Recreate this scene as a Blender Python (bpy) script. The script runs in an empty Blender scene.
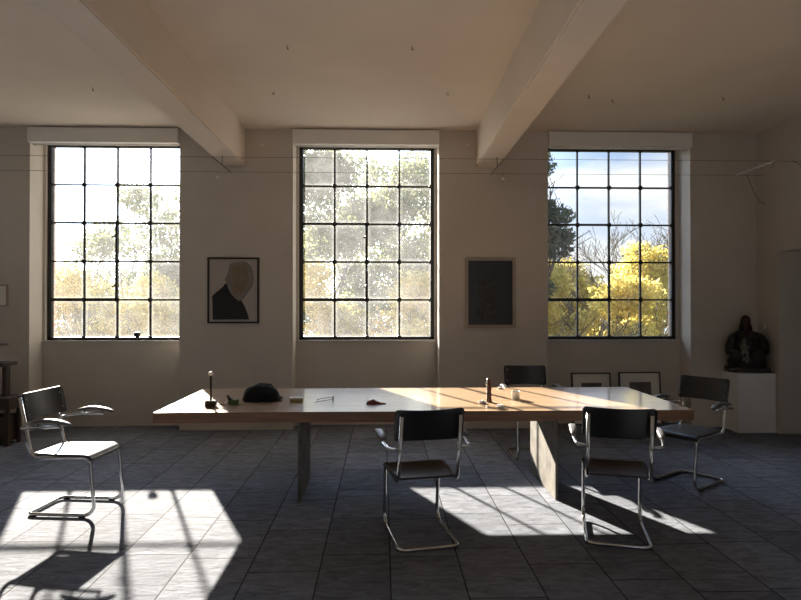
import bpy, bmesh, math, random
import numpy as np
from mathutils import Vector, Matrix, noise as mnoise

S = bpy.context.scene
COL = S.collection
R = math.radians

# ------------------------------------------------------------------ camera
cam_d = bpy.data.cameras.new('camera')
cam = bpy.data.objects.new('camera', cam_d)
COL.objects.link(cam)
cam_d.sensor_fit = 'HORIZONTAL'
cam_d.sensor_width = 36.0
cam_d.lens = 36.0 * 597.6 / 801.0
cam_d.clip_start = 0.05
cam_d.clip_end = 500
cam.location = (0, 0, 1.5)
cam.rotation_euler = (R(90 + 0.418), 0, -0.0302)
S.camera = cam

# ------------------------------------------------------------------ exposure
S.view_settings.view_transform = 'Standard'
S.view_settings.look = 'None'
S.view_settings.gamma = 1
S.view_settings.use_curve_mapping = False
S.view_settings.exposure = 0.0

# ------------------------------------------------------------------ sun
SUN_DIR = Vector((1.09, -2.42, -1.0)).normalized()     # direction the light travels
sun_d = bpy.data.lights.new('sun', 'SUN')
sun_d.energy = 42.0
sun_d.angle = R(0.7)
sun_d.color = (1.0, 0.89, 0.765)
sun = bpy.data.objects.new('sun', sun_d)
COL.objects.link(sun)
sun.location = (-20, 40, 20)
sun.rotation_euler = SUN_DIR.to_track_quat('-Z', 'Y').to_euler()

# ------------------------------------------------------------------ world sky
W = bpy.data.worlds.new('sky')
S.world = W
W.use_nodes = True
nt = W.node_tree
nt.nodes.clear()
def N(tree, typ, **kw):
    n = tree.nodes.new(typ)
    for k, v in kw.items():
        setattr(n, k, v)
    return n
out = N(nt, 'ShaderNodeOutputWorld')
bg = N(nt, 'ShaderNodeBackground')
tc = N(nt, 'ShaderNodeTexCoord')
sep = N(nt, 'ShaderNodeSeparateXYZ')
nt.links.new(tc.outputs['Generated'], sep.inputs[0])
ramp = N(nt, 'ShaderNodeValToRGB')
ramp.color_ramp.elements[0].position = 0.0
ramp.color_ramp.elements[0].color = (0.92, 0.95, 1.0, 1)
ramp.color_ramp.elements[1].position = 0.35
ramp.color_ramp.elements[1].color = (0.22, 0.42, 0.80, 1)
nt.links.new(sep.outputs['Z'], ramp.inputs[0])
mp = N(nt, 'ShaderNodeMapping')
mp.inputs['Scale'].default_value = (1, 1, 3.2)
nt.links.new(tc.outputs['Generated'], mp.inputs[0])
nz = N(nt, 'ShaderNodeTexNoise')
nz.inputs['Scale'].default_value = 3.4
nz.inputs['Detail'].default_value = 6
nz.inputs['Roughness'].default_value = 0.55
nt.links.new(mp.outputs[0], nz.inputs['Vector'])
cr = N(nt, 'ShaderNodeValToRGB')
cr.color_ramp.elements[0].position = 0.44
cr.color_ramp.elements[1].position = 0.62
nt.links.new(nz.outputs['Fac'], cr.inputs[0])
mix = N(nt, 'ShaderNodeMix', data_type='RGBA')
nt.links.new(cr.outputs[0], mix.inputs['Factor'])
nt.links.new(ramp.outputs[0], mix.inputs['A'])
mix.inputs['B'].default_value = (1.0, 1.0, 1.0, 1)
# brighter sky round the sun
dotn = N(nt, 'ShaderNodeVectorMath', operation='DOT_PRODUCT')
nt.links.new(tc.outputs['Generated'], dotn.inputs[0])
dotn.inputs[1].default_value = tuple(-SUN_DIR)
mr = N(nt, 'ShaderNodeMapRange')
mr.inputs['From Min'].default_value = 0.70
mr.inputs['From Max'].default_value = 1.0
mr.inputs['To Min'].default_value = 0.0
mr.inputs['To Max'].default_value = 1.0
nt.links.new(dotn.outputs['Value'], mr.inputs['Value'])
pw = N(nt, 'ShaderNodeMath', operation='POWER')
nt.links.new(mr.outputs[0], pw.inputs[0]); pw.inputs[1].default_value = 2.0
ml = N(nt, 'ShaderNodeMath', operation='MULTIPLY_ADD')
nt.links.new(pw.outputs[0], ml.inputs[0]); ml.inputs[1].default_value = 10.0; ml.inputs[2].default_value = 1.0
nt.links.new(mix.outputs['Result'], bg.inputs['Color'])
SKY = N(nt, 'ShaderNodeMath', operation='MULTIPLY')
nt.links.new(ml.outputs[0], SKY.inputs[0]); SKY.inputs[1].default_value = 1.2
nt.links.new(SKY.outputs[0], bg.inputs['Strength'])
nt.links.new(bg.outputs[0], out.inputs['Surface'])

# ------------------------------------------------------------------ materials
def mat(name, color, rough=0.6, metal=0.0, spec=0.5, coat=0.0, coat_rough=0.1, var=0.0, vscale=4.0,
        bump=0.0, bscale=40.0, stretch=None, trans=None):
    m = bpy.data.materials.new(name)
    m.use_nodes = True
    t = m.node_tree
    b = t.nodes['Principled BSDF']
    b.inputs['Base Color'].default_value = (*color, 1)
    b.inputs['Roughness'].default_value = rough
    b.inputs['Metallic'].default_value = metal
    b.inputs['Specular IOR Level'].default_value = spec
    b.inputs['Coat Weight'].default_value = coat
    b.inputs['Coat Roughness'].default_value = coat_rough
    co = N(t, 'ShaderNodeTexCoord')
    vec = co.outputs['Object']
    if stretch:
        mp = N(t, 'ShaderNodeMapping')
        mp.inputs['Scale'].default_value = stretch
        t.links.new(vec, mp.inputs[0]); vec = mp.outputs[0]
    nz = N(t, 'ShaderNodeTexNoise')
    nz.inputs['Scale'].default_value = vscale
    nz.inputs['Detail'].default_value = 5
    t.links.new(vec, nz.inputs['Vector'])
    if var > 0:
        rp = N(t, 'ShaderNodeValToRGB')
        rp.color_ramp.elements[0].position = 0.3
        rp.color_ramp.elements[1].position = 0.7
        rp.color_ramp.elements[0].color = (*[max(0, c * (1 - var)) for c in color], 1)
        rp.color_ramp.elements[1].color = (*[min(1, c * (1 + var)) for c in color], 1)
        t.links.new(nz.outputs['Fac'], rp.inputs[0])
        t.links.new(rp.outputs[0], b.inputs['Base Color'])
    else:
        # a faint gloss variation keeps even plain paint procedural
        mr = N(t, 'ShaderNodeMapRange')
        mr.inputs['To Min'].default_value = max(0, rough - 0.02)
        mr.inputs['To Max'].default_value = min(1, rough + 0.02)
        t.links.new(nz.outputs['Fac'], mr.inputs['Value'])
        t.links.new(mr.outputs[0], b.inputs['Roughness'])
    if bump > 0:
        n2 = N(t, 'ShaderNodeTexNoise')
        n2.inputs['Scale'].default_value = bscale
        n2.inputs['Detail'].default_value = 6
        t.links.new(vec, n2.inputs['Vector'])
        bp = N(t, 'ShaderNodeBump')
        bp.inputs['Strength'].default_value = bump
        bp.inputs['Distance'].default_value = 0.01
        t.links.new(n2.outputs['Fac'], bp.inputs['Height'])
        t.links.new(bp.outputs[0], b.inputs['Normal'])
    return m

M = {}
M['plaster'] = mat('wall_plaster', (0.60, 0.55, 0.485), 0.85, spec=0.2, var=0.05, vscale=1.6, bump=0.25, bscale=9)
M['ceiling'] = mat('ceiling_plaster', (0.78, 0.68, 0.58), 0.9, spec=0.2, var=0.05, vscale=1.1, bump=0.2, bscale=5)
M['white_board'] = mat('white_painted_board', (0.80, 0.77, 0.72), 0.6, var=0.03)
M['sill'] = mat('sill_paint', (0.6, 0.58, 0.53), 0.6, var=0.05)
M['black_steel'] = mat('black_window_steel', (0.02, 0.02, 0.02), 0.45, var=0.3, vscale=30)
M['chrome'] = mat('chromed_steel', (0.60, 0.60, 0.60), 0.12, metal=1.0, var=0.04, vscale=20)
M['lacquer'] = mat('black_lacquered_plywood', (0.010, 0.010, 0.012), 0.30, var=0.15, vscale=3, spec=0.6, bump=0.04, bscale=12, stretch=(1, 8, 8))
M['pad'] = mat('worn_grey_black_armpad', (0.10, 0.10, 0.10), 0.38, var=0.2, vscale=12, spec=0.6)
M['seat_lacquer'] = mat('worn_dark_lacquered_seat', (0.020, 0.017, 0.016), 0.34, var=0.2, vscale=4, spec=0.6, bump=0.05, bscale=12, stretch=(1, 8, 8))
M['rubber'] = mat('black_rubber', (0.02, 0.02, 0.02), 0.7)
M['black_frame'] = mat('black_wood_frame', (0.015, 0.013, 0.012), 0.4)
M['pale_frame'] = mat('pale_wood_frame', (0.36, 0.30, 0.24), 0.5, var=0.1, vscale=8)
M['mat_board'] = mat('cream_mat_board', (0.80, 0.78, 0.70), 0.8)
M['print_grey'] = mat('grey_print', (0.13, 0.12, 0.11), 0.7, var=0.35, vscale=14)
M['paper'] = mat('portrait_paper', (0.44, 0.40, 0.37), 0.8, var=0.04)
M['ink'] = mat('black_ink', (0.008, 0.008, 0.009), 0.5)
M['head_grey'] = mat('grey_cut_paper', (0.24, 0.22, 0.20), 0.8, var=0.15, vscale=12, stretch=(6, 1, 1))
M['head_beige'] = mat('beige_cut_paper', (0.24, 0.18, 0.12), 0.8, var=0.22, vscale=10, stretch=(9, 1, 1))
M['dark_print'] = mat('dark_print', (0.012, 0.014, 0.015), 0.35, var=0.2, vscale=6)
M['dark_print2'] = mat('dark_print_figure', (0.022, 0.022, 0.022), 0.5, var=0.9, vscale=30)
M['old_wood'] = mat('dark_old_wood', (0.045, 0.028, 0.018), 0.6, var=0.35, vscale=6, bump=0.2, stretch=(1, 8, 8))
M['statue'] = mat('dark_weathered_wood_carving', (0.016, 0.011, 0.009), 0.55, var=0.5, vscale=16, bump=0.5, bscale=40)
M['statue_skin'] = mat('dark_reddish_painted_wood', (0.055, 0.020, 0.016), 0.5, var=0.3, vscale=20)
M['statue_pale'] = mat('worn_pale_painted_wood', (0.13, 0.12, 0.10), 0.6, var=0.5, vscale=30)
M['plinth'] = mat('white_painted_plinth', (0.84, 0.83, 0.80), 0.55, var=0.03)
M['cap'] = mat('black_wool_felt', (0.012, 0.013, 0.016), 0.9, spec=0.3, var=0.2, vscale=60, bump=0.4, bscale=180)
M['green'] = mat('green_enamel', (0.06, 0.11, 0.03), 0.4, var=0.2, vscale=40)
M['olive'] = mat('olive_cardboard', (0.33, 0.28, 0.12), 0.6, var=0.1)
M['ivory'] = mat('ivory_plastic', (0.8, 0.77, 0.7), 0.4)
M['red_cloth'] = mat('dark_red_leather', (0.15, 0.02, 0.025), 0.5, var=0.2, vscale=50)
M['dark_metal'] = mat('dark_bronze', (0.04, 0.03, 0.025), 0.35, metal=0.6)
M['brown_wood'] = mat('turned_walnut', (0.07, 0.025, 0.014), 0.35, var=0.3, vscale=20)
M['tissue'] = mat('crumpled_white_paper', (0.85, 0.83, 0.8), 0.8)
M['white_metal'] = mat('white_metal', (0.88, 0.87, 0.85), 0.4)
M['wire'] = mat('dark_wire', (0.08, 0.07, 0.06), 0.5)
M['concrete'] = mat('blotched_stone_slab', (0.13, 0.12, 0.105), 0.55, var=0.4, vscale=7, bump=0.3, bscale=18)
M['dark_slab'] = M['concrete']
M['bark'] = mat('tree_bark', (0.09, 0.075, 0.06), 0.9, var=0.3, vscale=8)
M['ground'] = mat('grass_ground', (0.10, 0.12, 0.05), 0.95, var=0.4, vscale=0.6)

def brick_mat():
    m = bpy.data.materials.new('outer_brick'); m.use_nodes = True
    t = m.node_tree; b = t.nodes['Principled BSDF']
    co = N(t, 'ShaderNodeTexCoord')
    # bricks on faces that look along x (reveals): use y,z ; on the outer face x,z
    sp = N(t, 'ShaderNodeSeparateXYZ'); t.links.new(co.outputs['Object'], sp.inputs[0])
    ad = N(t, 'ShaderNodeMath', operation='ADD'); t.links.new(sp.outputs[0], ad.inputs[0]); t.links.new(sp.outputs[1], ad.inputs[1])
    cb = N(t, 'ShaderNodeCombineXYZ'); t.links.new(ad.outputs[0], cb.inputs[0]); t.links.new(sp.outputs[2], cb.inputs[1])
    br = N(t, 'ShaderNodeTexBrick')
    br.inputs['Color1'].default_value = (0.50, 0.25, 0.15, 1)
    br.inputs['Color2'].default_value = (0.60, 0.36, 0.22, 1)
    br.inputs['Mortar'].default_value = (0.5, 0.45, 0.38, 1)
    br.inputs['Scale'].default_value = 1.0
    br.inputs['Brick Width'].default_value = 0.22
    br.inputs['Row Height'].default_value = 0.075
    br.inputs['Mortar Size'].default_value = 0.008
    t.links.new(cb.outputs[0], br.inputs['Vector'])
    t.links.new(br.outputs['Color'], b.inputs['Base Color'])
    b.inputs['Roughness'].default_value = 0.9
    return m
M['brick'] = brick_mat()

def floor_mat():
    m = bpy.data.materials.new('slate_tiles'); m.use_nodes = True
    t = m.node_tree; b = t.nodes['Principled BSDF']; L = t.links.new
    co = N(t, 'ShaderNodeTexCoord')
    sp = N(t, 'ShaderNodeSeparateXYZ'); L(co.outputs['Object'], sp.inputs[0])
    def math_(op, a, bb=None, c=None):
        n = N(t, 'ShaderNodeMath', operation=op)
        for i, v in enumerate((a, bb, c)):
            if v is None: continue
            if isinstance(v, (int, float)): n.inputs[i].default_value = v
            else: L(v, n.inputs[i])
        return n.outputs[0]
    u = math_('DIVIDE', math_('SUBTRACT', sp.outputs[0], 0.045), 0.40)
    cu = math_('FLOOR', u)
    fu = math_('FRACT', u)
    wn = N(t, 'ShaderNodeTexWhiteNoise', noise_dimensions='1D'); L(cu, wn.inputs['W'])
    v = math_('ADD', math_('DIVIDE', sp.outputs[1], 0.62), math_('MULTIPLY', wn.outputs['Value'], 7.3))
    cv = math_('FLOOR', v)
    fv = math_('FRACT', v)
    # distance to joints (metres)
    du = math_('MULTIPLY', math_('SUBTRACT', 0.5, math_('ABSOLUTE', math_('SUBTRACT', fu, 0.5))), 0.40)
    dv = math_('MULTIPLY', math_('SUBTRACT', 0.5, math_('ABSOLUTE', math_('SUBTRACT', fv, 0.5))), 0.62)
    nj = N(t, 'ShaderNodeTexNoise'); nj.inputs['Scale'].default_value = 9; L(co.outputs['Object'], nj.inputs['Vector'])
    wob = math_('MULTIPLY', math_('SUBTRACT', nj.outputs['Fac'], 0.5), 0.004)
    d = math_('ADD', math_('MINIMUM', du, dv), wob)
    joint = N(t, 'ShaderNodeMapRange'); joint.inputs['From Min'].default_value = 0.0026; joint.inputs['From Max'].default_value = 0.0052
    L(d, joint.inputs['Value'])
    cb = N(t, 'ShaderNodeCombineXYZ'); L(cu, cb.inputs[0]); L(cv, cb.inputs[1])
    tn = N(t, 'ShaderNodeTexWhiteNoise', noise_dimensions='2D'); L(cb.outputs[0], tn.inputs['Vector'])
    base = N(t, 'ShaderNodeValToRGB')
    base.color_ramp.elements[0].color = (0.142, 0.153, 0.182, 1)
    base.color_ramp.elements[1].color = (0.198, 0.211, 0.246, 1)
    L(tn.outputs['Value'], base.inputs[0])
    # riven slate patches, stretched across each tile
    mp = N(t, 'ShaderNodeMapping'); mp.inputs['Scale'].default_value = (2.2, 6.0, 1)
    off = N(t, 'ShaderNodeVectorMath', operation='MULTIPLY_ADD'); L(tn.outputs['Color'], off.inputs[0]); off.inputs[1].default_value = (9, 9, 9)
    L(co.outputs['Object'], off.inputs[2]); L(off.outputs[0], mp.inputs[0])
    ns = N(t, 'ShaderNodeTexNoise'); ns.inputs['Scale'].default_value = 3.4; ns.inputs['Detail'].default_value = 10; ns.inputs['Roughness'].default_value = 0.72
    ns.inputs['Distortion'].default_value = 0.7
    L(mp.outputs[0], ns.inputs['Vector'])
    mm = N(t, 'ShaderNodeMapRange'); mm.inputs['From Min'].default_value = 0.3; mm.inputs['From Max'].default_value = 0.7
    mm.inputs['To Min'].default_value = 0.5; mm.inputs['To Max'].default_value = 1.4; L(ns.outputs['Fac'], mm.inputs['Value'])
    sc = N(t, 'ShaderNodeVectorMath', operation='SCALE'); L(base.outputs[0], sc.inputs[0]); L(mm.outputs[0], sc.inputs['Scale'])
    mx = N(t, 'ShaderNodeMix', data_type='RGBA'); L(joint.outputs[0], mx.inputs['Factor'])
    mx.inputs['A'].default_value = (0.034, 0.034, 0.036, 1); L(sc.outputs[0], mx.inputs['B'])
    L(mx.outputs['Result'], b.inputs['Base Color'])
    rr = N(t, 'ShaderNodeMapRange'); rr.inputs['To Min'].default_value = 0.78; rr.inputs['To Max'].default_value = 0.92
    L(ns.outputs['Fac'], rr.inputs['Value']); L(rr.outputs[0], b.inputs['Roughness'])
    b.inputs['Specular IOR Level'].default_value = 0.045
    # stepped cleavage + joint recess
    hv = math_('MULTIPLY_ADD', ns.outputs['Fac'], 0.010, math_('MULTIPLY', joint.outputs[0], 0.0015))
    bp = N(t, 'ShaderNodeBump'); bp.inputs['Strength'].default_value = 0.8; bp.inputs['Distance'].default_value = 1.0
    L(hv, bp.inputs['Height']); L(bp.outputs[0], b.inputs['Normal'])
    return m
M['floor'] = floor_mat()

def table_mat():
    m = bpy.data.materials.new('lacquered_oak_boards'); m.use_nodes = True
    t = m.node_tree; b = t.nodes['Principled BSDF']; L = t.links.new
    co = N(t, 'ShaderNodeTexCoord')
    sp = N(t, 'ShaderNodeSeparateXYZ'); L(co.outputs['Object'], sp.inputs[0])
    dv = N(t, 'ShaderNodeMath', operation='DIVIDE'); L(sp.outputs[1], dv.inputs[0]); dv.inputs[1].default_value = 0.171
    fl = N(t, 'ShaderNodeMath', operation='FLOOR'); L(dv.outputs[0], fl.inputs[0])
    wn = N(t, 'ShaderNodeTexWhiteNoise', noise_dimensions='1D'); L(fl.outputs[0], wn.inputs['W'])
    off = N(t, 'ShaderNodeVectorMath', operation='MULTIPLY_ADD'); L(wn.outputs['Color'], off.inputs[0]); off.inputs[1].default_value = (5, 5, 5); L(co.outputs['Object'], off.inputs[2])
    mp = N(t, 'ShaderNodeMapping'); mp.inputs['Scale'].default_value = (1.2, 22, 22); L(off.outputs[0], mp.inputs[0])
    ns = N(t, 'ShaderNodeTexNoise'); ns.inputs['Scale'].default_value = 1.4; ns.inputs['Detail'].default_value = 7; ns.inputs['Distortion'].default_value = 0.6; L(mp.outputs[0], ns.inputs['Vector'])
    rp = N(t, 'ShaderNodeValToRGB')
    rp.color_ramp.elements[0].position = 0.25; rp.color_ramp.elements[1].position = 0.75
    rp.color_ramp.elements[0].color = (0.42, 0.27, 0.15, 1)
    rp.color_ramp.elements[1].color = (0.62, 0.44, 0.28, 1)
    L(ns.outputs['Fac'], rp.inputs[0])
    L(rp.outputs[0], b.inputs['Base Color'])
    b.inputs['Roughness'].default_value = 0.35
    b.inputs['Coat Weight'].default_value = 1.0
    b.inputs['Coat Roughness'].default_value = 0.13
    return m
M['table'] = table_mat()

M['table_edge'] = mat('dark_oiled_board_edge', (0.20, 0.105, 0.055), 0.45, var=0.25, vscale=3, stretch=(1, 10, 14))

def glass_mat(name, dirt):
    """old window glass: clear, with a film of dust that scatters the sun (thicker towards the putty)"""
    m = bpy.data.materials.new(name); m.use_nodes = True
    t = m.node_tree; t.nodes.clear(); L = t.links.new
    o = N(t, 'ShaderNodeOutputMaterial')
    tr = N(t, 'ShaderNodeBsdfTransparent'); tr.inputs[0].default_value = (0.95, 0.96, 0.95, 1)
    gl = N(t, 'ShaderNodeBsdfGlossy'); gl.inputs['Roughness'].default_value = 0.02
    fr = N(t, 'ShaderNodeFresnel'); fr.inputs[0].default_value = 1.3
    m1 = N(t, 'ShaderNodeMixShader'); L(fr.outputs[0], m1.inputs[0]); L(tr.outputs[0], m1.inputs[1]); L(gl.outputs[0], m1.inputs[2])
    tl = N(t, 'ShaderNodeBsdfTranslucent'); tl.inputs[0].default_value = (0.93, 0.96, 1.0, 1)
    uv = N(t, 'ShaderNodeUVMap'); uv.uv_map = 'pane'
    sp = N(t, 'ShaderNodeSeparateXYZ'); L(uv.outputs[0], sp.inputs[0])
    def edge(s):
        a = N(t, 'ShaderNodeMath', operation='SUBTRACT'); L(s, a.inputs[0]); a.inputs[1].default_value = 0.5
        bb = N(t, 'ShaderNodeMath', operation='ABSOLUTE'); L(a.outputs[0], bb.inputs[0]); return bb.outputs[0]
    mxn = N(t, 'ShaderNodeMath', operation='MAXIMUM'); L(edge(sp.outputs[0]), mxn.inputs[0]); L(edge(sp.outputs[1]), mxn.inputs[1])
    mr = N(t, 'ShaderNodeMapRange'); mr.inputs['From Min'].default_value = 0.38; mr.inputs['From Max'].default_value = 0.5
    mr.inputs['To Min'].default_value = 0.8; mr.inputs['To Max'].default_value = 1.7; L(mxn.outputs[0], mr.inputs['Value'])
    co = N(t, 'ShaderNodeTexCoord')
    ns = N(t, 'ShaderNodeTexNoise'); ns.inputs['Scale'].default_value = 4.5; ns.inputs['Detail'].default_value = 8; ns.inputs['Roughness'].default_value = 0.65; L(co.outputs['Object'], ns.inputs['Vector'])
    m2 = N(t, 'ShaderNodeMapRange'); m2.inputs['From Min'].default_value = 0.3; m2.inputs['From Max'].default_value = 0.7
    m2.inputs['To Min'].default_value = 0.6 * dirt; m2.inputs['To Max'].default_value = 1.4 * dirt; L(ns.outputs['Fac'], m2.inputs['Value'])
    mu = N(t, 'ShaderNodeMath', operation='MULTIPLY'); L(mr.outputs[0], mu.inputs[0]); L(m2.outputs[0], mu.inputs[1])
    ms = N(t, 'ShaderNodeMixShader'); L(mu.outputs[0], ms.inputs[0]); L(m1.outputs[0], ms.inputs[1]); L(tl.outputs[0], ms.inputs[2])
    L(ms.outputs[0], o.inputs['Surface'])
    return m
M['glass_1'] = glass_mat('dusty_glass_left', 0.028)
M['glass_2'] = glass_mat('dusty_glass_middle', 0.027)
M['glass_3'] = glass_mat('dusty_glass_right', 0.014)

def leaf_mat(name, c1, c2, tr=0.4):
    m = bpy.data.materials.new(name); m.use_nodes = True
    t = m.node_tree; t.nodes.clear(); L = t.links.new
    o = N(t, 'ShaderNodeOutputMaterial')
    co = N(t, 'ShaderNodeTexCoord')
    ns = N(t, 'ShaderNodeTexNoise'); ns.inputs['Scale'].default_value = 0.9; ns.inputs['Detail'].default_value = 4; L(co.outputs['Object'], ns.inputs['Vector'])
    rp = N(t, 'ShaderNodeValToRGB'); rp.color_ramp.elements[0].position = 0.35; rp.color_ramp.elements[1].position = 0.62
    rp.color_ramp.elements[0].color = (*c1, 1); rp.color_ramp.elements[1].color = (*c2, 1)
    L(ns.outputs['Fac'], rp.inputs[0])
    df = N(t, 'ShaderNodeBsdfDiffuse'); tl = N(t, 'ShaderNodeBsdfTranslucent')
    L(rp.outputs[0], df.inputs[0]); L(rp.outputs[0], tl.inputs[0])
    mx = N(t, 'ShaderNodeMixShader'); mx.inputs[0].default_value = tr
    L(df.outputs[0], mx.inputs[1]); L(tl.outputs[0], mx.inputs[2]); L(mx.outputs[0], o.inputs['Surface'])
    return m
M['leaf_yellow'] = leaf_mat('yellow_autumn_leaves', (0.50, 0.43, 0.11), (0.84, 0.72, 0.26), 0.6)
M['leaf_green'] = leaf_mat('grey_green_leaves', (0.13, 0.15, 0.07), (0.30, 0.32, 0.15), 0.55)
M['leaf_dark'] = leaf_mat('dark_evergreen_leaves', (0.07, 0.09, 0.06), (0.15, 0.17, 0.10), 0.5)

# ------------------------------------------------------------------ mesh helpers
def add_box(bm, x0, x1, y0, y1, z0, z1, mi=0, bevel=0.0):
    vs = [bm.verts.new(p) for p in ((x0,y0,z0),(x1,y0,z0),(x1,y1,z0),(x0,y1,z0),(x0,y0,z1),(x1,y0,z1),(x1,y1,z1),(x0,y1,z1))]
    fs = []
    for q in ((0,3,2,1),(4,5,6,7),(0,1,5,4),(1,2,6,5),(2,3,7,6),(3,0,4,7)):
        f = bm.faces.new([vs[i] for i in q]); f.material_index = mi; fs.append(f)
    if bevel > 0:
        es = list({e for f in fs for e in f.edges})
        bmesh.ops.bevel(bm, geom=es, offset=bevel, segments=2, affect='EDGES', profile=0.5)
    return vs

def fillet(pts, radii, seg=8):
    """round the inner corners of a polyline"""
    pts = [Vector(p) for p in pts]
    res = [pts[0]]
    for i in range(1, len(pts) - 1):
        p, a, b = pts[i], pts[i-1], pts[i+1]
        r = radii[i] if isinstance(radii, (list, tuple)) else radii
        d1 = (a - p).normalized(); d2 = (b - p).normalized()
        ang = d1.angle(d2)
        if r <= 0 or ang > math.pi - 0.02:
            res.append(p); continue
        t = min(r / math.tan(ang / 2), 0.49 * (a-p).length, 0.49 * (b-p).length)
        rr = t * math.tan(ang / 2)
        c = p + (d1 + d2).normalized() * (rr / math.sin(ang / 2))
        s = p + d1 * t - c; e = p + d2 * t - c
        tot = s.angle(e)
        for k in range(seg + 1):
            u = k / seg
            v = (s * math.sin((1-u)*tot) + e * math.sin(u*tot)) / math.sin(tot)
            res.append(c + v)
    res.append(pts[-1])
    return res

def add_tube(bm, pts, r, n=10, mi=0, cap=True, radii=None, flat=None):
    pts = [Vector(p) for p in pts]
    T = []
    for i in range(len(pts)):
        a = pts[max(i-1, 0)]; b = pts[min(i+1, len(pts)-1)]
        T.append((b - a).normalized())
    up = Vector((0, 0, 1)) if abs(T[0].z) < 0.9 else Vector((1, 0, 0))
    nrm = (up - T[0] * up.dot(T[0])).normalized()
    rings = []
    for i, p in enumerate(pts):
        if i > 0:
            nrm = (nrm - T[i] * nrm.dot(T[i])).normalized()
        bn = T[i].cross(nrm)
        rr = radii[i] if radii else r
        ring = []
        for k in range(n):
            a = 2 * math.pi * k / n
            ring.append(bm.verts.new(p + nrm * math.cos(a) * rr * (flat or 1) + bn * math.sin(a) * rr))
        rings.append(ring)
    for i in range(len(rings) - 1):
        for k in range(n):
            f = bm.faces.new((rings[i][k], rings[i][(k+1) % n], rings[i+1][(k+1) % n], rings[i+1][k]))
            f.smooth = True; f.material_index = mi
    if cap:
        f = bm.faces.new(rings[0][::-1]); f.material_index = mi
        f = bm.faces.new(rings[-1]); f.material_index = mi
    return rings

def add_lathe(bm, prof, c=(0,0,0), n=20, mi=0):
    rings = []
    for r, z in prof:
        rings.append([bm.verts.new((c[0] + r*math.cos(2*math.pi*k/n), c[1] + r*math.sin(2*math.pi*k/n), c[2] + z)) for k in range(n)])
    for i in range(len(rings)-1):
        for k in range(n):
            f = bm.faces.new((rings[i][k], rings[i][(k+1)%n], rings[i+1][(k+1)%n], rings[i+1][k])); f.smooth = True; f.material_index = mi
    bm.faces.new(rings[0][::-1]).material_index = mi
    bm.faces.new(rings[-1]).material_index = mi

def add_prism(bm, poly, y0, y1, mi=0):
    """poly in (x,z), extruded in y"""
    a = [bm.verts.new((x, y0, z)) for x, z in poly]
    b = [bm.verts.new((x, y1, z)) for x, z in poly]
    n = len(poly)
    bm.faces.new(a).material_index = mi
    bm.faces.new(b[::-1]).material_index = mi
    for i in range(n):
        bm.faces.new((a[i], b[i], b[(i+1)%n], a[(i+1)%n])).material_index = mi

def obj(name, bm, mats, parent=None, loc=None, rot=None):
    bmesh.ops.recalc_face_normals(bm, faces=bm.faces[:])
    me = bpy.data.meshes.new(name)
    bm.to_mesh(me); bm.free()
    if not isinstance(mats, (list, tuple)): mats = [mats]
    for m in mats: me.materials.append(m)
    o = bpy.data.objects.new(name, me)
    COL.objects.link(o)
    if parent: o.parent = parent
    if loc: o.location = loc
    if rot: o.rotation_euler = rot
    return o

def tag(o, label=None, cat=None, group=None, kind=None):
    if label: o['label'] = label
    if cat: o['category'] = cat
    if group: o['group'] = group
    if kind: o['kind'] = kind
    return o

def thing(name, label, cat, loc=(0,0,0), rotz=0, group=None):
    o = bpy.data.objects.new(name, None)
    o.empty_display_size = 0.1
    COL.objects.link(o)
    o.location = loc; o.rotation_euler = (0, 0, rotz)
    return tag(o, label, cat, group)

def struct(name, bm, mats, label=None):
    return tag(obj(name, bm, mats), label, None, None, 'structure')

def copy_tree(o, parent=None):
    c = o.copy(); COL.objects.link(c); c.parent = parent
    for ch in list(o.children): copy_tree(ch, c)
    return c

NB = bmesh.new

# ------------------------------------------------------------------ room shell
YW, YN, YG = 7.20, 7.48, 7.55        # wall face, niche back, glazing plane
CEIL = 3.60
XL, XR, YB = -10.9, 4.60, -4.0
WC = (-3.298, -0.196, 2.889)         # centres of the three windows in view
WALL_WC = (-9.49, -6.395) + WC        # row carried on left by two unseen windows added for daylight
NWID = 1.757                          # niche width
PW, PH, ZT = 0.4063, 0.4766, 3.4646   # pane pitch, glazing top
ZB = ZT - 5 * PH
GW = 4 * PW
YO, YO2 = 7.62, 7.71

bm = NB(); add_box(bm, XL-0.3, XR+1.6, YB-0.3, YN+0.25, -0.3, 0.0)
floor_o = struct('floor', bm, M['floor'])
bm = NB(); add_box(bm, XL-0.3, XR+0.3, YB-0.3, YO2, CEIL, CEIL+0.25)
struct('ceiling', bm, M['ceiling'])

bm = NB()
edges = [XL]
for c in WALL_WC: edges += [c - NWID/2, c + NWID/2]
edges.append(XR)
for i in range(0, len(edges), 2):
    add_box(bm, edges[i], edges[i+1], YW, YN, 0, CEIL)             # piers
gx = [XL - 0.3]
for c in WALL_WC: gx += [c - GW/2 - 0.035, c + GW/2 + 0.035]
gx.append(XR + 0.3)
for i in range(0, len(gx), 2):
    add_box(bm, gx[i], gx[i+1], YN, YO, 0, CEIL)
    add_box(bm, gx[i], gx[i+1], YO, YO2, -4, 4.6, mi=1)
for c in WALL_WC:
    add_box(bm, c - GW/2 - 0.035, c + GW/2 + 0.035, YN, YO, 0, ZB - 0.03)       # parapet
    add_box(bm, c - GW/2 - 0.035, c + GW/2 + 0.035, YN, YO, ZT + 0.03, CEIL)    # lintel
    add_box(bm, c - GW/2 - 0.035, c + GW/2 + 0.035, YO, YO2, -4, ZB - 0.06, mi=1)
    add_box(bm, c - GW/2 - 0.035, c + GW/2 + 0.035, YO, YO2, ZT + 0.05, 4.6, mi=1)
struct('wall_back', bm, [M['plaster'], M['brick']])

bm = NB(); add_box(bm, XL-0.3, XL, YB, YW, 0, CEIL)
struct('wall_left', bm, M['plaster'])
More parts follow.
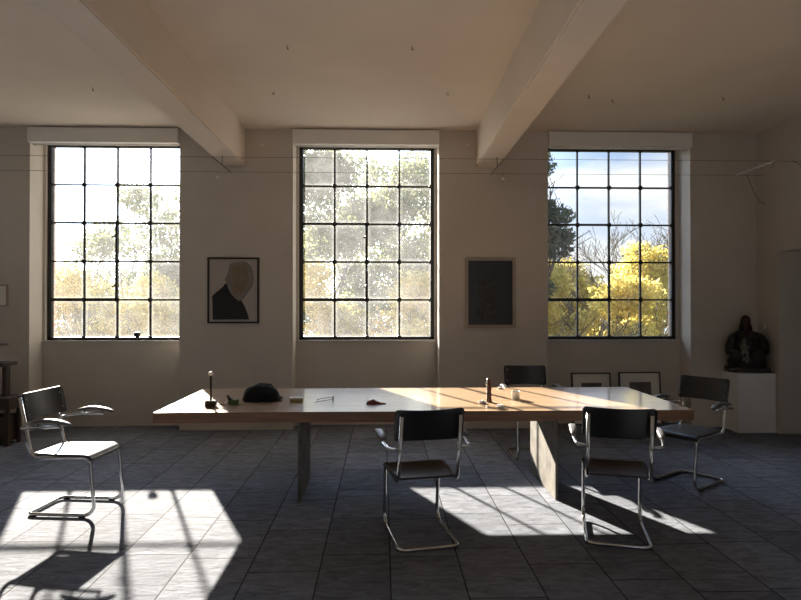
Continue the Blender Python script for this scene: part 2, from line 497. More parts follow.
# a large unseen window is added behind the camera for fill daylight
FW = (1.6,)
FHW, FZ0, FZ1 = 1.3, 0.95, 3.25
bm = NB()
fx = [XL-0.3]
for c in FW: fx += [c - FHW, c + FHW]
fx.append(XR+0.3)
for i in range(0, len(fx), 2): add_box(bm, fx[i], fx[i+1], YB-0.3, YB, 0, CEIL)
for c in FW:
    add_box(bm, c-FHW, c+FHW, YB-0.3, YB, 0, FZ0); add_box(bm, c-FHW, c+FHW, YB-0.3, YB, FZ1, CEIL)
struct('wall_front', bm, M['plaster'])
for k, c in enumerate(FW):
    bm = NB()
    for x in (-FHW, -0.5, 0.5, FHW): add_box(bm, x-0.02, x+0.02, YB-0.18, YB-0.13, FZ0, FZ1)
    for z in (FZ0+0.02, (FZ0+FZ1)/2, FZ1-0.02): add_box(bm, -FHW, FHW, YB-0.18, YB-0.13, z-0.02, z+0.02)
    o = struct('window_%d' % (6+k), bm, M['black_steel']); o.location = (c, 0, 0)
# right wall with a passage opening whose far edge stands half a metre from the corner
OY0, OY1, OH = 4.9, 6.80, 2.115
bm = NB()
add_box(bm, XR, XR+0.3, OY1, YN, 0, CEIL)
add_box(bm, XR, XR+0.3, YB, OY0, 0, CEIL)
add_box(bm, XR, XR+0.3, OY0, OY1, OH, CEIL)
# passage behind the opening
add_box(bm, XR+0.3, XR+1.6, OY1, OY1+0.2, 0, OH+0.3)
add_box(bm, XR+0.3, XR+1.6, OY0-0.2, OY0, 0, OH+0.3)
add_box(bm, XR+1.4, XR+1.6, OY0, OY1, 0, OH+0.3)
add_box(bm, XR+0.3, XR+1.6, OY0-0.2, OY1+0.2, OH, OH+0.25)
struct('wall_right', bm, M['plaster'])

# ceiling beams (slightly out of parallel)
def beam(name, xa, xb, w, flip):
    """xa = lower edge x at the wall, xb = lower edge x 7 m nearer"""
    bm = NB()
    z0 = 3.156
    y1, y0 = YW + 0.02, YB
    k = (xb - xa) / 7.0
    def X(x, y): return x + k * (y1 - y)
    vs = []
    for y in (y0, y1):
        for x, z in ((0, z0), (w, z0), (w, CEIL+0.02), (0, CEIL+0.02)):
            vs.append(bm.verts.new((X(xa, y) + x, y, z)))
    for q in ((0,1,2,3),(7,6,5,4),(0,4,5,1),(1,5,6,2),(2,6,7,3),(3,7,4,0)):
        bm.faces.new([vs[i] for i in q])
    es = [e for e in bm.edges if abs(e.verts[0].co.z - z0) < 1e-4 and abs(e.verts[1].co.z - z0) < 1e-4 and abs(e.verts[0].co.y - e.verts[1].co.y) > 1]
    bmesh.ops.bevel(bm, geom=es, offset=0.012, segments=2, affect='EDGES')
    return struct(name, bm, M['ceiling'])
beam('trim_1', -1.640 - 0.268, -1.640 - 0.268, 0.268, 0)
beam('trim_2', 1.132, 1.045, 0.262, 0)

# ------------------------------------------------------------------ windows
def window(idx, c, right_handed):
    w = tag(bpy.data.objects.new('window_%d' % idx, None), None, None, None, 'structure')
    COL.objects.link(w); w.location = (c, YG, ZB)
    x0, H = -GW/2, 5 * PH
    # outer frame
    bm = NB()
    f = 0.033
    add_box(bm, x0 - f, x0 + 0.012, -0.03, 0.03, -f, H + f)
    add_box(bm, -x0 - 0.012, -x0 + f, -0.03, 0.03, -f, H + f)
    add_box(bm, x0 - f, -x0 + f, -0.03, 0.03, -f, 0.012)
    add_box(bm, x0 - f, -x0 + f, -0.03, 0.03, H - 0.012, H + f)
    obj('frame', bm, M['black_steel'], w)
    # muntins with a rosette on every crossing
    bm = NB()
    for i in range(1, 4):
        add_box(bm, x0 + i*PW - 0.0095, x0 + i*PW + 0.0095, -0.018, 0.012, 0, H)
    for j in range(1, 5):
        add_box(bm, x0, -x0, -0.0182, 0.0122, H - j*PH - 0.0095, H - j*PH + 0.0095)
    for i in range(0, 5):
        for j in range(0, 6):
            if i in (0, 4) and j in (0, 5): continue
            prof = [(0.033, 0), (0.030, 0.008), (0.012, 0.013)]
            b0 = len(bm.verts)
            add_lathe(bm, prof, (0, 0, 0), 10)
            bm.verts.ensure_lookup_table()
            for v in bm.verts[b0:]:
                x, y, z = v.co
                v.co = (x0 + i*PW + x, -0.018 - z, H - j*PH + y)
    obj('muntins', bm, M['black_steel'], w)
    # panes
    bm = NB()
    uvl = bm.loops.layers.uv.new('pane')
    for i in range(4):
        for j in range(5):
            vs = add_box(bm, x0 + i*PW + 0.004, x0 + (i+1)*PW - 0.004, -0.002, 0.002, H-(j+1)*PH + 0.004, H - j*PH - 0.004)
            bm.faces.ensure_lookup_table()
            for fc in bm.faces[-6:]:
                for lp in fc.loops:
                    lp[uvl].uv = ((lp.vert.co.x - (x0 + i*PW)) / PW, (lp.vert.co.z - (H-(j+1)*PH)) / PH)
    obj('glass_panes', bm, M['glass_%d' % (idx if idx < 4 else 1)], w)
    # opening casement: two panes wide, two high
    ca = bpy.data.objects.new('casement', None); COL.objects.link(ca); ca.parent = w
    ca.location = (x0, 0, H - 4*PH)
    bm = NB()
    t = 0.019
    add_box(bm, 0, 2*PW, -0.034, -0.0185, -t, t)
    add_box(bm, 0, 2*PW, -0.034, -0.0185, 2*PH - 0.7*t, 2*PH + 0.7*t)
    add_box(bm, 2*PW - t, 2*PW + 0.4*t, -0.034, -0.0185, 0, 2*PH)
    add_box(bm, 0, 0.8*t, -0.034, -0.0185, 0, 2*PH)
    obj('casement_frame', bm, M['black_steel'], ca)
    for hz in ((2*PH - 0.17), 0.17):
        if idx == 3 and hz > 0.5: continue
        bm = NB()
        add_tube(bm, [(2*PW - 0.006, -0.034, hz), (2*PW - 0.006, -0.065, hz)], 0.010, 8)
        add_tube(bm, fillet([(2*PW - 0.006, -0.062, hz + 0.02), (2*PW - 0.010, -0.066, hz), (2*PW - 0.045, -0.072, hz - 0.012)], 0.01), 0.009, 8)
        obj('handle', bm, M['black_steel'], ca)
    # inner sill board
    bm = NB()
    add_box(bm, -NWID/2 + 0.002, NWID/2 - 0.002, YN - YG - 0.02, -0.031, -0.045, -0.026, bevel=0.004)
    obj('sill', bm, M['sill'], w)
    return w
for i, c in enumerate(WC + (-6.395, -9.49)): window(i + 1, c, 0)  # last two are out of view, added to let in daylight

# roller blind boxes at the head of each niche
blind_lab = ['white roller blind box over the left window, beside the ceiling beam',
             'white roller blind box over the middle window',
             'white roller blind box over the right window, nearest the statue corner']
for i, c in enumerate(WC):
    b = thing('roller_blind', blind_lab[i], 'roller blind', (c, YW, 3.40), 0, 'roller blind boxes above the windows')
    w2 = NWID/2 + (0.0 if i != 2 else 0.0)
    bm = NB()
    add_box(bm, -w2 + 0.002, w2 - 0.002, -0.07, 0.06, 0.012, CEIL - 3.40 - 0.012, bevel=0.006)
    obj('blind_box', bm, M['white_board'], b)
    bm = NB()
    add_tube(bm, [(-w2 + 0.03, 0.02, 0.012), (w2 - 0.03, 0.02, 0.012)], 0.018, 12)
    obj('bottom_rail', bm, M['white_board'], b)

# ------------------------------------------------------------------ table
TX0, TX1, TY0, TY1, TH, TT = -1.620, 2.260, 4.275, 5.478, 0.735, 0.076
tb = thing('dining_table', 'long glossy wooden table on two stone slab legs in the middle of the room', 'table', ((TX0+TX1)/2, (TY0+TY1)/2, 0))
hx, hy = (TX1-TX0)/2, (TY1-TY0)/2
bm = NB(); add_box(bm, -hx, hx, -hy, hy, TH-TT, TH, bevel=0.003)
bm.normal_update()
for f in bm.faces:
    if f.normal.z < 0.5: f.material_index = 1
obj('tabletop', bm, [M['table'], M['table_edge']], tb)
cx, cy = tb.location.x, tb.location.y
for xl, xr, y0, y1 in ((-0.640, -0.618, 4.54, 5.17), (1.325, 1.347, 4.55, 5.33)):
    bm = NB(); add_box(bm, xl-cx, xr-cx, y0-cy, y1-cy, 0, TH-TT, bevel=0.004)
    obj('leg', bm, M['concrete'], tb)

# ------------------------------------------------------------------ cantilever armchair
def make_chair():
    t = thing('cantilever_armchair', '', 'chair')
    hw = 0.186
    bz, sz = 0.0155, 0.415
    def up_y(z): return -0.215 - (z - 0.46) * 0.22
    half = [(-hw+0.004, up_y(0.835), 0.835), (-hw, -0.205, sz), (-hw, 0.225, sz+0.008), (-hw, 0.265, bz), (-hw-0.004, -0.235, bz)]
    pts = half + [(-p[0], p[1], p[2]) for p in half[::-1]]
    rad = [0, 0.065, 0.05, 0.075, 0.05, 0.05, 0.075, 0.05, 0.065, 0]
    bm = NB(); add_tube(bm, fillet(pts, rad, 9), 0.0125, 12)
    obj('tubular_frame', bm, M['chrome'], t)
    # seat: thin plywood panel, front edge rolled down, gently dished
    bm = NB()
    nx, ny = 14, 18
    def seat_pt(u, v, s):
        y = -0.205 + 0.445 * v
        wv = 0.172 + 0.028 * min(1, v * 2.2)
        x = (2*u - 1) * wv
        z = 0.4315 - 0.010 * math.sin(math.pi * min(1, v * 1.1)) * (1 - (2*u-1)**2)
        if v > 0.86: z -= 0.030 * ((v - 0.86) / 0.14) ** 2
        return Vector((x, y, z + (0.010 if s else 0.0)))
    top = [[bm.verts.new(seat_pt(i/nx, j/ny, 1)) for i in range(nx+1)] for j in range(ny+1)]
    bot = [[bm.verts.new(seat_pt(i/nx, j/ny, 0)) for i in range(nx+1)] for j in range(ny+1)]
    for j in range(ny):
        for i in range(nx):
            for g, fl in ((top, 0), (bot, 1)):
                q = (g[j][i], g[j][i+1], g[j+1][i+1], g[j+1][i])
                f = bm.faces.new(q if not fl else q[::-1]); f.smooth = True
    def rim(a, b):
        for k in range(len(a)-1): bm.faces.new((a[k], b[k], b[k+1], a[k+1]))
    rim(top[0], bot[0]); rim(top[-1], bot[-1])
    rim([r[0] for r in top], [r[0] for r in bot]); rim([r[-1] for r in top], [r[-1] for r in bot])
    obj('seat', bm, M['seat_lacquer'], t)
    # backrest
    bm = NB()
    nx, nz = 18, 10
    z0, z1, hwb = 0.676, 0.864, 0.217
    def back_pt(u, v, s):
        a = 2*u - 1
        z = z0 + (z1 - z0) * v
        rc = 0.022
        # rounded corners
        dz = min(z - z0, z1 - z)
        lim = hwb - (rc - math.sqrt(max(0, rc*rc - (rc - dz)**2)) if dz < rc else 0)
        x = a * lim
        z += 0.006 * a * a * (v * 2 - 1) * 0.8
        y = up_y(z) + 0.0145 + 0.028 * (a*a) + (0.011 if s else 0)
        return Vector((x, y, z))
    vsn = [0, 0.012, 0.035, 0.07, 0.12, 0.3, 0.5, 0.7, 0.88, 0.93, 0.965, 0.988, 1]
    F = [[bm.verts.new(back_pt(i/nx, v, 1)) for i in range(nx+1)] for v in vsn]
    B = [[bm.verts.new(back_pt(i/nx, v, 0)) for i in range(nx+1)] for v in vsn]
    for j in range(len(vsn)-1):
        for i in range(nx):
            for g, fl in ((F, 0), (B, 1)):
                q = (g[j][i], g[j][i+1], g[j+1][i+1], g[j+1][i])
                f = bm.faces.new(q if not fl else q[::-1]); f.smooth = True
    rim(F[0], B[0]); rim(F[-1], B[-1])
    rim([r[0] for r in F], [r[0] for r in B]); rim([r[-1] for r in F], [r[-1] for r in B])
    bk = obj('backrest', bm, M['lacquer'], t)
    for sx in (-1, 1):
        for z in (0.715, 0.822):
            bm = NB()
            y = up_y(z) + 0.0145 + 0.028 * (0.184/0.212)**2 + 0.010
            add_tube(bm, [(sx*0.184, up_y(z) + 0.006, z), (sx*0.184, y + 0.002, z), (sx*0.184, y + 0.0045, z)], 0.006, 10, radii=[0.004, 0.0065, 0.004])
            obj('bolt', bm, M['chrome'], bk)
    # armrests: bent tube with an arched lacquered pad
    for sx in (-1, 1):
        bm = NB()
        zt = 0.628
        path = fillet([(sx*0.187, up_y(zt) + 0.002, zt), (sx*0.250, up_y(zt) + 0.004, zt + 0.002), (sx*0.266, -0.13, zt + 0.018), (sx*0.266, 0.06, zt + 0.020)], [0, 0.05, 0.05, 0], 8)
        add_tube(bm, path, 0.010, 10)
        arm = obj('armrest_tube', bm, M['chrome'], t)
        bm = NB()
        n = 18
        rings = []
        for k in range(n + 1):
            u = k / n
            y = -0.165 + 0.310 * u
            zc = zt + 0.030 + 0.034 * math.sin(math.pi * min(1, (0.10 + 0.86*u)))
            endf = math.sqrt(max(0.02, 1 - (2*u - 1)**6))
            hw_, th = 0.022 * endf * (0.95 + 0.25*u), 0.0135 * endf
            ring = []
            for q in range(12):
                a = 2*math.pi*q/12
                ca, sa = math.cos(a), math.sin(a)
                ring.append(bm.verts.new((sx*0.266 + hw_*math.copysign(abs(ca)**0.7, ca), y, zc + th*math.copysign(abs(sa)**0.8, sa))))
            rings.append(ring)
        for k in range(n):
            for q in range(12):
                f = bm.faces.new((rings[k][q], rings[k][(q+1)%12], rings[k+1][(q+1)%12], rings[k+1][q])); f.smooth = True
        bm.faces.new(rings[0][::-1]); bm.faces.new(rings[-1])
        for yy in (-0.10, 0.045):
            add_tube(bm, [(sx*0.266, yy, zt + 0.022), (sx*0.266, yy, zt + 0.058)], 0.006, 8)
        obj('arm_pad', bm, M['pad'], arm)
    for sx in (-1, 1):
        for y in (-0.19, 0.17):
            bm = NB()
            add_box(bm, sx*(hw+0.002)-0.010, sx*(hw+0.002)+0.010, y-0.02, y+0.02, 0, 0.009, bevel=0.002)
            obj('glide', bm, M['rubber'], t)
    return t

chairs = [
    ('chrome tube armchair with black seat standing alone in the sun left of the table', (-2.262, 4.485), (0.51, -0.055)),
    ('chrome tube armchair seen from behind, at the middle of the near side of the table', (0.243, 3.868), (-0.0815, 0.451)),
    ('chrome tube armchair seen from behind, near side of the table, right end', (1.520, 3.870), (0.140, 0.50)),
    ('chrome tube armchair turned to the table, standing in front of the white plinth', (2.592, 4.990), (-0.366, -0.247)),
    ('chrome tube armchair facing the table from its far side, mostly hidden by the tabletop', (1.472, 5.90), (0.0, -1.0)),
]
proto = make_chair()
for i, (lab, (x, y), (fx, fy)) in enumerate(chairs):
    o = proto if i == 0 else copy_tree(proto)
    o.location = (x, y, 0)
    o.rotation_euler = (0, 0, math.atan2(fy, fx) - math.pi/2)
    tag(o, lab, 'chair', 'cantilever armchairs around the table')

# ------------------------------------------------------------------ wall pictures
def px_wall(px, py, Y=YW):
    """photograph measurement -> metres on a plane parallel to the window wall (used once to size things)"""
    f, yaw, pitch = 597.6, 0.0302, 0.0073
    u = -(py - 300) / f; xx = (px - 400.5) / f
    cp, sp = math.cos(pitch), math.sin(pitch)
    d = cp - sp*u; zz = sp + cp*u
    c, s = math.cos(yaw), math.sin(yaw)
    X = c*xx + s*d; YY = -s*xx + c*d
    t = Y / YY
    return X*t, 1.5 + zz*t

def frame_parts(t, w, h, fw, fd, fmat):
    """frame strips, origin at lower centre, back at y=0, front towards -y"""
    bm = NB()
    add_box(bm, -w/2, -w/2+fw, -fd, 0, 0, h); add_box(bm, w/2-fw, w/2, -fd, 0, 0, h)
    add_box(bm, -w/2+fw, w/2-fw, -fd, 0, 0, fw); add_box(bm, -w/2+fw, w/2-fw, -fd, 0, h-fw, h)
    obj('frame', bm, fmat, t)

x0, zt_ = px_wall(208, 257.5); x1, zb_ = px_wall(259.3, 323.3)
w_, h_ = x1 - x0, zt_ - zb_
t = thing('framed_portrait', 'black framed portrait of a figure with a blank head, left of the middle window', 'picture', ((x0+x1)/2, YW-0.001, zb_))
frame_parts(t, w_, h_, 0.021, 0.025, M['black_frame'])
bm = NB()
add_box(bm, -w_/2+0.014, w_/2-0.014, -0.010, -0.002, 0.014, h_-0.014, mi=0)
def pc(px, py):
    return ((px - 251) / 378.0 * w_, (548 - py) / 491.0 * h_)
torso = [(95,345),(120,320),(150,296),(178,272),(190,250),(206,258),(216,290),(232,322),(262,360),(288,381),(308,378),(322,398),(338,430),(355,475),(368,520),(100,520)]
head = [(225,105),(258,91),(300,88),(345,95),(378,122),(394,168),(398,220),(386,270),(352,322),(322,366),(300,380),(285,380),(256,350),(226,302),(207,258),(196,244),(189,222),(190,204),(202,202),(212,160)]
face = [(244,130),(262,112),(356,108),(356,250),(330,310),(302,330),(262,332),(246,300)]
add_prism(bm, [pc(*p) for p in torso][::-1], -0.0115, -0.0101, 1)
add_prism(bm, [pc(*p) for p in head][::-1], -0.0125, -0.0116, 2)
add_prism(bm, [pc(*p) for p in face][::-1], -0.0132, -0.0126, 3)
add_tube(bm, [(*pc(*p),) and (pc(*p)[0], -0.0135, pc(*p)[1]) for p in head[2:11]], 0.0018, 5, mi=1)
obj('print', bm, [M['paper'], M['ink'], M['head_grey'], M['head_beige']], t)

x0, zt_ = px_wall(464.8, 257.5); x1, zb_ = px_wall(515.4, 328)
w_, h_ = x1 - x0, zt_ - zb_
t = thing('framed_picture', 'nearly black print in a pale wooden frame between the middle and right windows', 'picture', ((x0+x1)/2, YW-0.001, zb_))
frame_parts(t, w_, h_, 0.038, 0.03, M['pale_frame'])
bm = NB()
add_box(bm, -w_/2+0.036, w_/2-0.036, -0.012, -0.002, 0.036, h_-0.036, mi=0)
add_box(bm, -0.17, 0.09, -0.0135, -0.0118, 0.10, h_*0.70, mi=1)
obj('print', bm, [M['dark_print'], M['dark_print2']], t)

x1, zt_ = px_wall(8.5, 284.5); _, zb_ = px_wall(8.5, 306.5)
t = thing('small_framed_picture', 'small pale framed picture at the left edge of the window wall', 'picture', (x1 - 0.19, YW-0.001, zb_))
frame_parts(t, 0.38, zt_-zb_, 0.018, 0.02, M['pale_frame'])
bm = NB(); add_box(bm, -0.175, 0.175, -0.010, -0.002, 0.016, zt_-zb_-0.016); obj('print', bm, M['mat_board'], t)

# two frames leaning in the niche under the right window
for (xa, xb, yt), lab in (((574, 613.5, 374), 'black framed print leaning under the right window, the left of the two'),
                          ((622, 664, 373.3), 'black framed print leaning under the right window, the one beside the armchair')):
    x0, zt_ = px_wall(xa, yt, 7.33); x1, _ = px_wall(xb, yt, 7.33)
    w_, h_ = x1-x0, zt_/math.cos(R(6))
    t = thing('leaning_frame', lab, 'picture', ((x0+x1)/2, 7.385, 0.001), 0, 'frames leaning under the right window')
    t.rotation_euler = (R(-6), 0, 0)
    frame_parts(t, w_, h_, 0.014, 0.022, M['black_frame'])
    bm = NB(); add_box(bm, -w_/2+0.012, w_/2-0.012, -0.010, -0.002, 0.012, h_-0.012); obj('mat_board', bm, M['mat_board'], t)
    bm = NB(); add_box(bm, -w_*0.25, w_*0.27, -0.012, -0.0095, 0.16, h_-0.125); obj('print', bm, M['print_grey'], t)

# ------------------------------------------------------------------ plinth and statue
bm = NB(); add_box(bm, 4.150, 4.594, 6.852, 7.195, 0.0, 0.692, bevel=0.003)
tag(obj('plinth', bm, M['plinth']), 'white box plinth in the right corner below the statue', 'plinth')

def ell(bm, c, r, rot=(0,0,0), seg=14):
    mtx = Matrix.Translation(c) @ (Matrix.Rotation(rot[2],4,'Z') @ Matrix.Rotation(rot[1],4,'Y') @ Matrix.Rotation(rot[0],4,'X')) @ Matrix.Diagonal((*r, 1))
    bmesh.ops.create_uvsphere(bm, u_segments=seg, v_segments=10, radius=1, matrix=mtx)

def soft(o, voxel=0.007, it=3, disp=0.0):
    r = o.modifiers.new('remesh', 'REMESH'); r.mode = 'VOXEL'; r.voxel_size = voxel; r.use_smooth_shade = True
    s = o.modifiers.new('smooth', 'SMOOTH'); s.iterations = it; s.factor = 0.6
    if disp:
        tx = bpy.data.textures.new('folds', 'CLOUDS'); tx.noise_scale = 0.05
        d = o.modifiers.new('folds', 'DISPLACE'); d.texture = tx; d.strength = disp; d.mid_level = 0.5

st = thing('statue', 'dark carved seated woman in a veil holding a child, on the white plinth', 'statue', (4.345, 7.005, 0.709), R(-18))
st.scale = (0.93, 0.93, 0.96)
bm = NB()
add_box(bm, -0.235, 0.235, -0.12, 0.12, 0.0, 0.045)
ell(bm, (0, 0.03, 0.30), (0.135, 0.085, 0.22))                 # torso
ell(bm, (0, 0.02, 0.435), (0.165, 0.075, 0.070))                # shoulders
ell(bm, (0.0, 0.02, 0.53), (0.045, 0.045, 0.06))               # neck
ell(bm, (-0.185, -0.01, 0.33), (0.060, 0.075, 0.145), (0, R(16), 0))
ell(bm, (0.185, -0.01, 0.33), (0.062, 0.075, 0.145), (0, R(-16), 0))
ell(bm, (-0.14, -0.065, 0.235), (0.105, 0.045, 0.045), (0, R(15), R(-20)))
ell(bm, (0.13, -0.065, 0.25), (0.11, 0.045, 0.045), (0, R(-12), R(25)))
ell(bm, (-0.105, -0.03, 0.17), (0.105, 0.105, 0.10))           # knees under the robe
ell(bm, (0.105, -0.03, 0.17), (0.105, 0.105, 0.10))
ell(bm, (0, 0.0, 0.11), (0.225, 0.115, 0.125))
for k in range(9):                                             # hanging folds of the robe
    x = -0.20 + 0.05*k
    ell(bm, (x, -0.085 + 0.03*abs(x)/0.2, 0.10), (0.018, 0.03, 0.105), (0, R(8*math.sin(k*2.1)), 0), 8)
body = obj('robed_body', bm, M['statue'], st); soft(body, 0.007, 3, 0.015)
bm = NB()
ell(bm, (-0.005, 0.035, 0.605), (0.062, 0.058, 0.084))
ell(bm, (-0.055, 0.045, 0.53), (0.026, 0.035, 0.08), (0, R(10), 0))
ell(bm, (0.047, 0.045, 0.53), (0.026, 0.035, 0.08), (0, R(-10), 0))
ell(bm, (-0.005, 0.07, 0.50), (0.065, 0.035, 0.11))
veil = obj('veil', bm, M['statue'], st); soft(veil, 0.006, 3, 0.008)
bm = NB()
ell(bm, (-0.005, -0.014, 0.600), (0.043, 0.050, 0.060))
ell(bm, (-0.005, -0.052, 0.597), (0.007, 0.010, 0.017))        # nose
ell(bm, (-0.005, -0.040, 0.571), (0.013, 0.008, 0.005))        # mouth
ell(bm, (-0.005, -0.035, 0.552), (0.014, 0.012, 0.012))        # chin
for s in (-1, 1):
    ell(bm, (-0.005 + s*0.018, -0.040, 0.611), (0.010, 0.008, 0.006))
    ell(bm, (-0.005 + s*0.018, -0.041, 0.623), (0.014, 0.008, 0.004))
ell(bm, (-0.005, -0.020, 0.525), (0.028, 0.03, 0.05))
face_o = obj('face', bm, M['statue_skin'], st); soft(face_o, 0.0035, 2)
bm = NB()                                                       # child on her lap
ell(bm, (-0.060, -0.120, 0.375), (0.028, 0.028, 0.034))
ell(bm, (-0.060, -0.112, 0.295), (0.040, 0.032, 0.062))
ell(bm, (-0.098, -0.125, 0.305), (0.030, 0.014, 0.014), (0, R(30), 0))
ell(bm, (-0.022, -0.128, 0.300), (0.030, 0.014, 0.014), (0, R(-35), 0))
ell(bm, (-0.080, -0.140, 0.235), (0.022, 0.022, 0.050), (R(12), R(12), 0))
ell(bm, (-0.035, -0.140, 0.225), (0.022, 0.022, 0.055), (R(12), R(-10), 0))
ell(bm, (-0.075, -0.145, 0.165), (0.015, 0.017, 0.040))
ell(bm, (-0.035, -0.145, 0.155), (0.030, 0.018, 0.050))
child = obj('child_figure', bm, M['statue_pale'], st); soft(child, 0.005, 2, 0.006)

# small switch on the right wall beside the statue
bm = NB(); add_box(bm, XR-0.012, XR-0.001, 7.02, 7.07, 1.20, 1.26, bevel=0.003)
tag(obj('light_switch', bm, M['white_metal']), 'small pale switch on the right wall beside the statue', 'switch')

# ------------------------------------------------------------------ old wooden bench at the left edge
t = thing('wooden_stand', 'dark old wooden stand with thick beam and posts at the left edge of the room', 'stand', (-4.6, 6.55, 0))
def part(name, boxes, m, parent, bev=0.004):
    bm = NB()
    for b in boxes: add_box(bm, *b, bevel=bev)
    return obj(name, bm, m, parent)
x4, z_a = px_wall(10, 362, 6.55); _, z_b = px_wall(10, 366, 6.55)
part('shelf_board', [(-0.9, x4+4.6, -0.12, 0.14, z_b, z_a)], M['old_wood'], t)
x5, z_c = px_wall(18, 396, 6.55); _, z_d = px_wall(18, 408, 6.55)
part('thick_beam', [(-0.9, x5+4.6, -0.16, 0.16, z_d, z_c)], M['old_wood'], t)
xp, _ = px_wall(4.2, 380, 6.55); xq, _ = px_wall(8.2, 380, 6.55)
part('post', [(xp+4.6, xq+4.6, -0.04, 0.04, z_c-0.002, z_b+0.002)], M['old_wood'], t)
part('post', [(-0.85, -0.80, -0.04, 0.04, z_c-0.002, z_b+0.002)], M['old_wood'], t)
xr_, _ = px_wall(11.5, 415, 6.55); xs_, _ = px_wall(15, 415, 6.55)
for ya in (-0.12, 0.08):
    part('leg', [(xr_+4.6, xs_+4.6, ya, ya+0.04, 0, z_d+0.002)], M['old_wood'], t)
    part('leg', [(-0.86, -0.81, ya, ya+0.04, 0, z_d+0.002)], M['old_wood'], t)
_, z_e = px_wall(0, 415, 6.55)
part('low_crate', [(-0.78, xr_+4.6-0.01, -0.10, 0.12, 0.035, z_e)], M['old_wood'], t)
part('stretcher', [(-0.83, xs_+4.6-0.01, -0.02, 0.02, 0.02, 0.036)], M['old_wood'], t)
_, z_f = px_wall(0, 344.5, 6.55)
xt_, _ = px_wall(3.5, 345, 6.55)
part('top_board', [(-0.7, xt_+4.6, -0.10, 0.10, z_f-0.012, z_f+0.012)], M['old_wood'], t)
part('post', [(-0.50, -0.46, -0.03, 0.03, z_a-0.002, z_f-0.010)], M['old_wood'], t)

# ------------------------------------------------------------------ things on the table
def px_h(px, py, h):
    """point at height h seen at this place in the photograph"""
    f, yaw, pitch = 597.6, 0.0302, 0.0073
    u = -(py - 300) / f; xx = (px - 400.5) / f
    cp, sp = math.cos(pitch), math.sin(pitch)
    d = cp - sp*u; zz = sp + cp*u
    c, s = math.cos(yaw), math.sin(yaw)
    X = c*xx + s*d; Y = -s*xx + c*d
    t = (h - 1.5) / zz
    return X*t, Y*t
def on_table(px, py): return px_h(px, py, TH)

x, y = on_table(210.8, 406.5)
t = thing('rod_stand', 'slim dark rod with a white ball on top, left end of the table', 'stand', (x, y, TH))
part('base_block', [(-0.038, 0.038, -0.03, 0.03, 0, 0.045)], M['dark_metal'], t, 0.003)
bm = NB(); add_tube(bm, [(0, 0, 0.04), (0, 0, 0.235)], 0.0085, 12); obj('rod', bm, M['dark_metal'], t)
bm = NB(); add_lathe(bm, [(0.004, 0.230), (0.014, 0.235), (0.018, 0.246), (0.014, 0.257), (0.004, 0.262)], n=16); obj('ball_knob', bm, M['ivory'], t)
bm = NB(); add_tube(bm, fillet([(0.03, 0, 0.018), (0.07, 0.005, 0.016), (0.105, 0.0, 0.006)], 0.02), 0.003, 6); obj('side_wire', bm, M['dark_metal'], t)

x, y = on_table(231.5, 404.5)
t = thing('small_trinket', 'small green box with a raised flap, between the rod and the cap', 'trinket', (x, y, TH), R(-8))
part('box', [(-0.018, 0.050, -0.022, 0.022, 0.0, 0.038)], M['green'], t, 0.003)
bm = NB(); add_prism(bm, [(-0.020, 0.036), (0.012, 0.036), (-0.006, 0.052), (-0.030, 0.075), (-0.034, 0.068)], -0.018, 0.014); obj('flap', bm, M['dark_metal'], t)
bm = NB(); ell(bm, (-0.040, -0.012, 0.0135), (0.0135, 0.0135, 0.0135)); obj('bead', bm, M['ivory'], t)
for f in t.children[-1].data.polygons: f.use_smooth = True
bm = NB(); add_box(bm, -0.01, 0.075, -0.028, 0.016, 0.0, 0.003); obj('leaf', bm, M['green'], t)

# flat cap
x, y = on_table(261, 400)
t = thing('flat_cap', 'black wool flat cap lying on the table', 'cap', (x, y, TH))
bm = NB()
bmesh.ops.create_uvsphere(bm, u_segments=40, v_segments=24, radius=1)
for v in bm.verts:
    p = v.co.copy()
    sq = lambda v_: math.copysign(abs(v_) ** 0.72, v_)
    x_, y_, z_ = sq(p.x) * 0.145, p.y * 0.118, sq(p.z)
    if z_ < 0: z_ *= 0.25
    z_ *= 0.100 + 0.018 * math.cos((p.x - 0.15) * 2.2) - 0.020 * max(0, p.x)
    # slack cloth: broad folds
    n1 = mnoise.noise(Vector((p.x*1.7, p.y*1.9, p.z*1.2 + 3)))
    n2 = mnoise.noise(Vector((p.x*5, p.y*5, p.z*4 + 8)))
    s = 1 + 0.10 * n1 + 0.035 * n2
    x_ *= s; y_ *= s; z_ = max(-0.0, z_ + 0.012) * (1 + 0.16 * n1 + 0.05*n2)
    v.co = (x_, y_, max(0.0, z_))
for f in bm.faces: f.smooth = True
obj('crown', bm, M['cap'], t)
bm = NB()
rings = []
for k in range(15):
    a = R(-62 + 124 * k / 14)
    ri = 0.115; ro = 0.172 - 0.030 * (abs(k - 7) / 7) ** 2.5
    zi, zo = 0.024, 0.012
    rings.append([bm.verts.new((ri*math.cos(a), ri*math.sin(a)*0.85, zi)), bm.verts.new((ro*math.cos(a), ro*math.sin(a)*0.85, zo + 0.008)),
                  bm.verts.new((ro*math.cos(a), ro*math.sin(a)*0.85, zo + 0.002)), bm.verts.new((ri*math.cos(a), ri*math.sin(a)*0.85, zi - 0.008))])
for k in range(14):
    for q in range(4):
        bm.faces.new((rings[k][q], rings[k][(q+1)%4], rings[k+1][(q+1)%4], rings[k+1][q])).smooth = (q in (0, 2))
bm.faces.new(rings[0]); bm.faces.new(rings[-1][::-1])
obj('visor', bm, M['cap'], t)

x, y = on_table(296.3, 402)
t = thing('matchbox', 'small olive box on the table right of the black cap', 'box', (x, y, TH), R(4))
part('sleeve', [(-0.050, 0.050, -0.028, 0.028, 0, 0.026)], M['olive'], t, 0.002)
part('lid', [(-0.052, 0.052, -0.030, 0.030, 0.026, 0.038)], M['ivory'], t, 0.002)

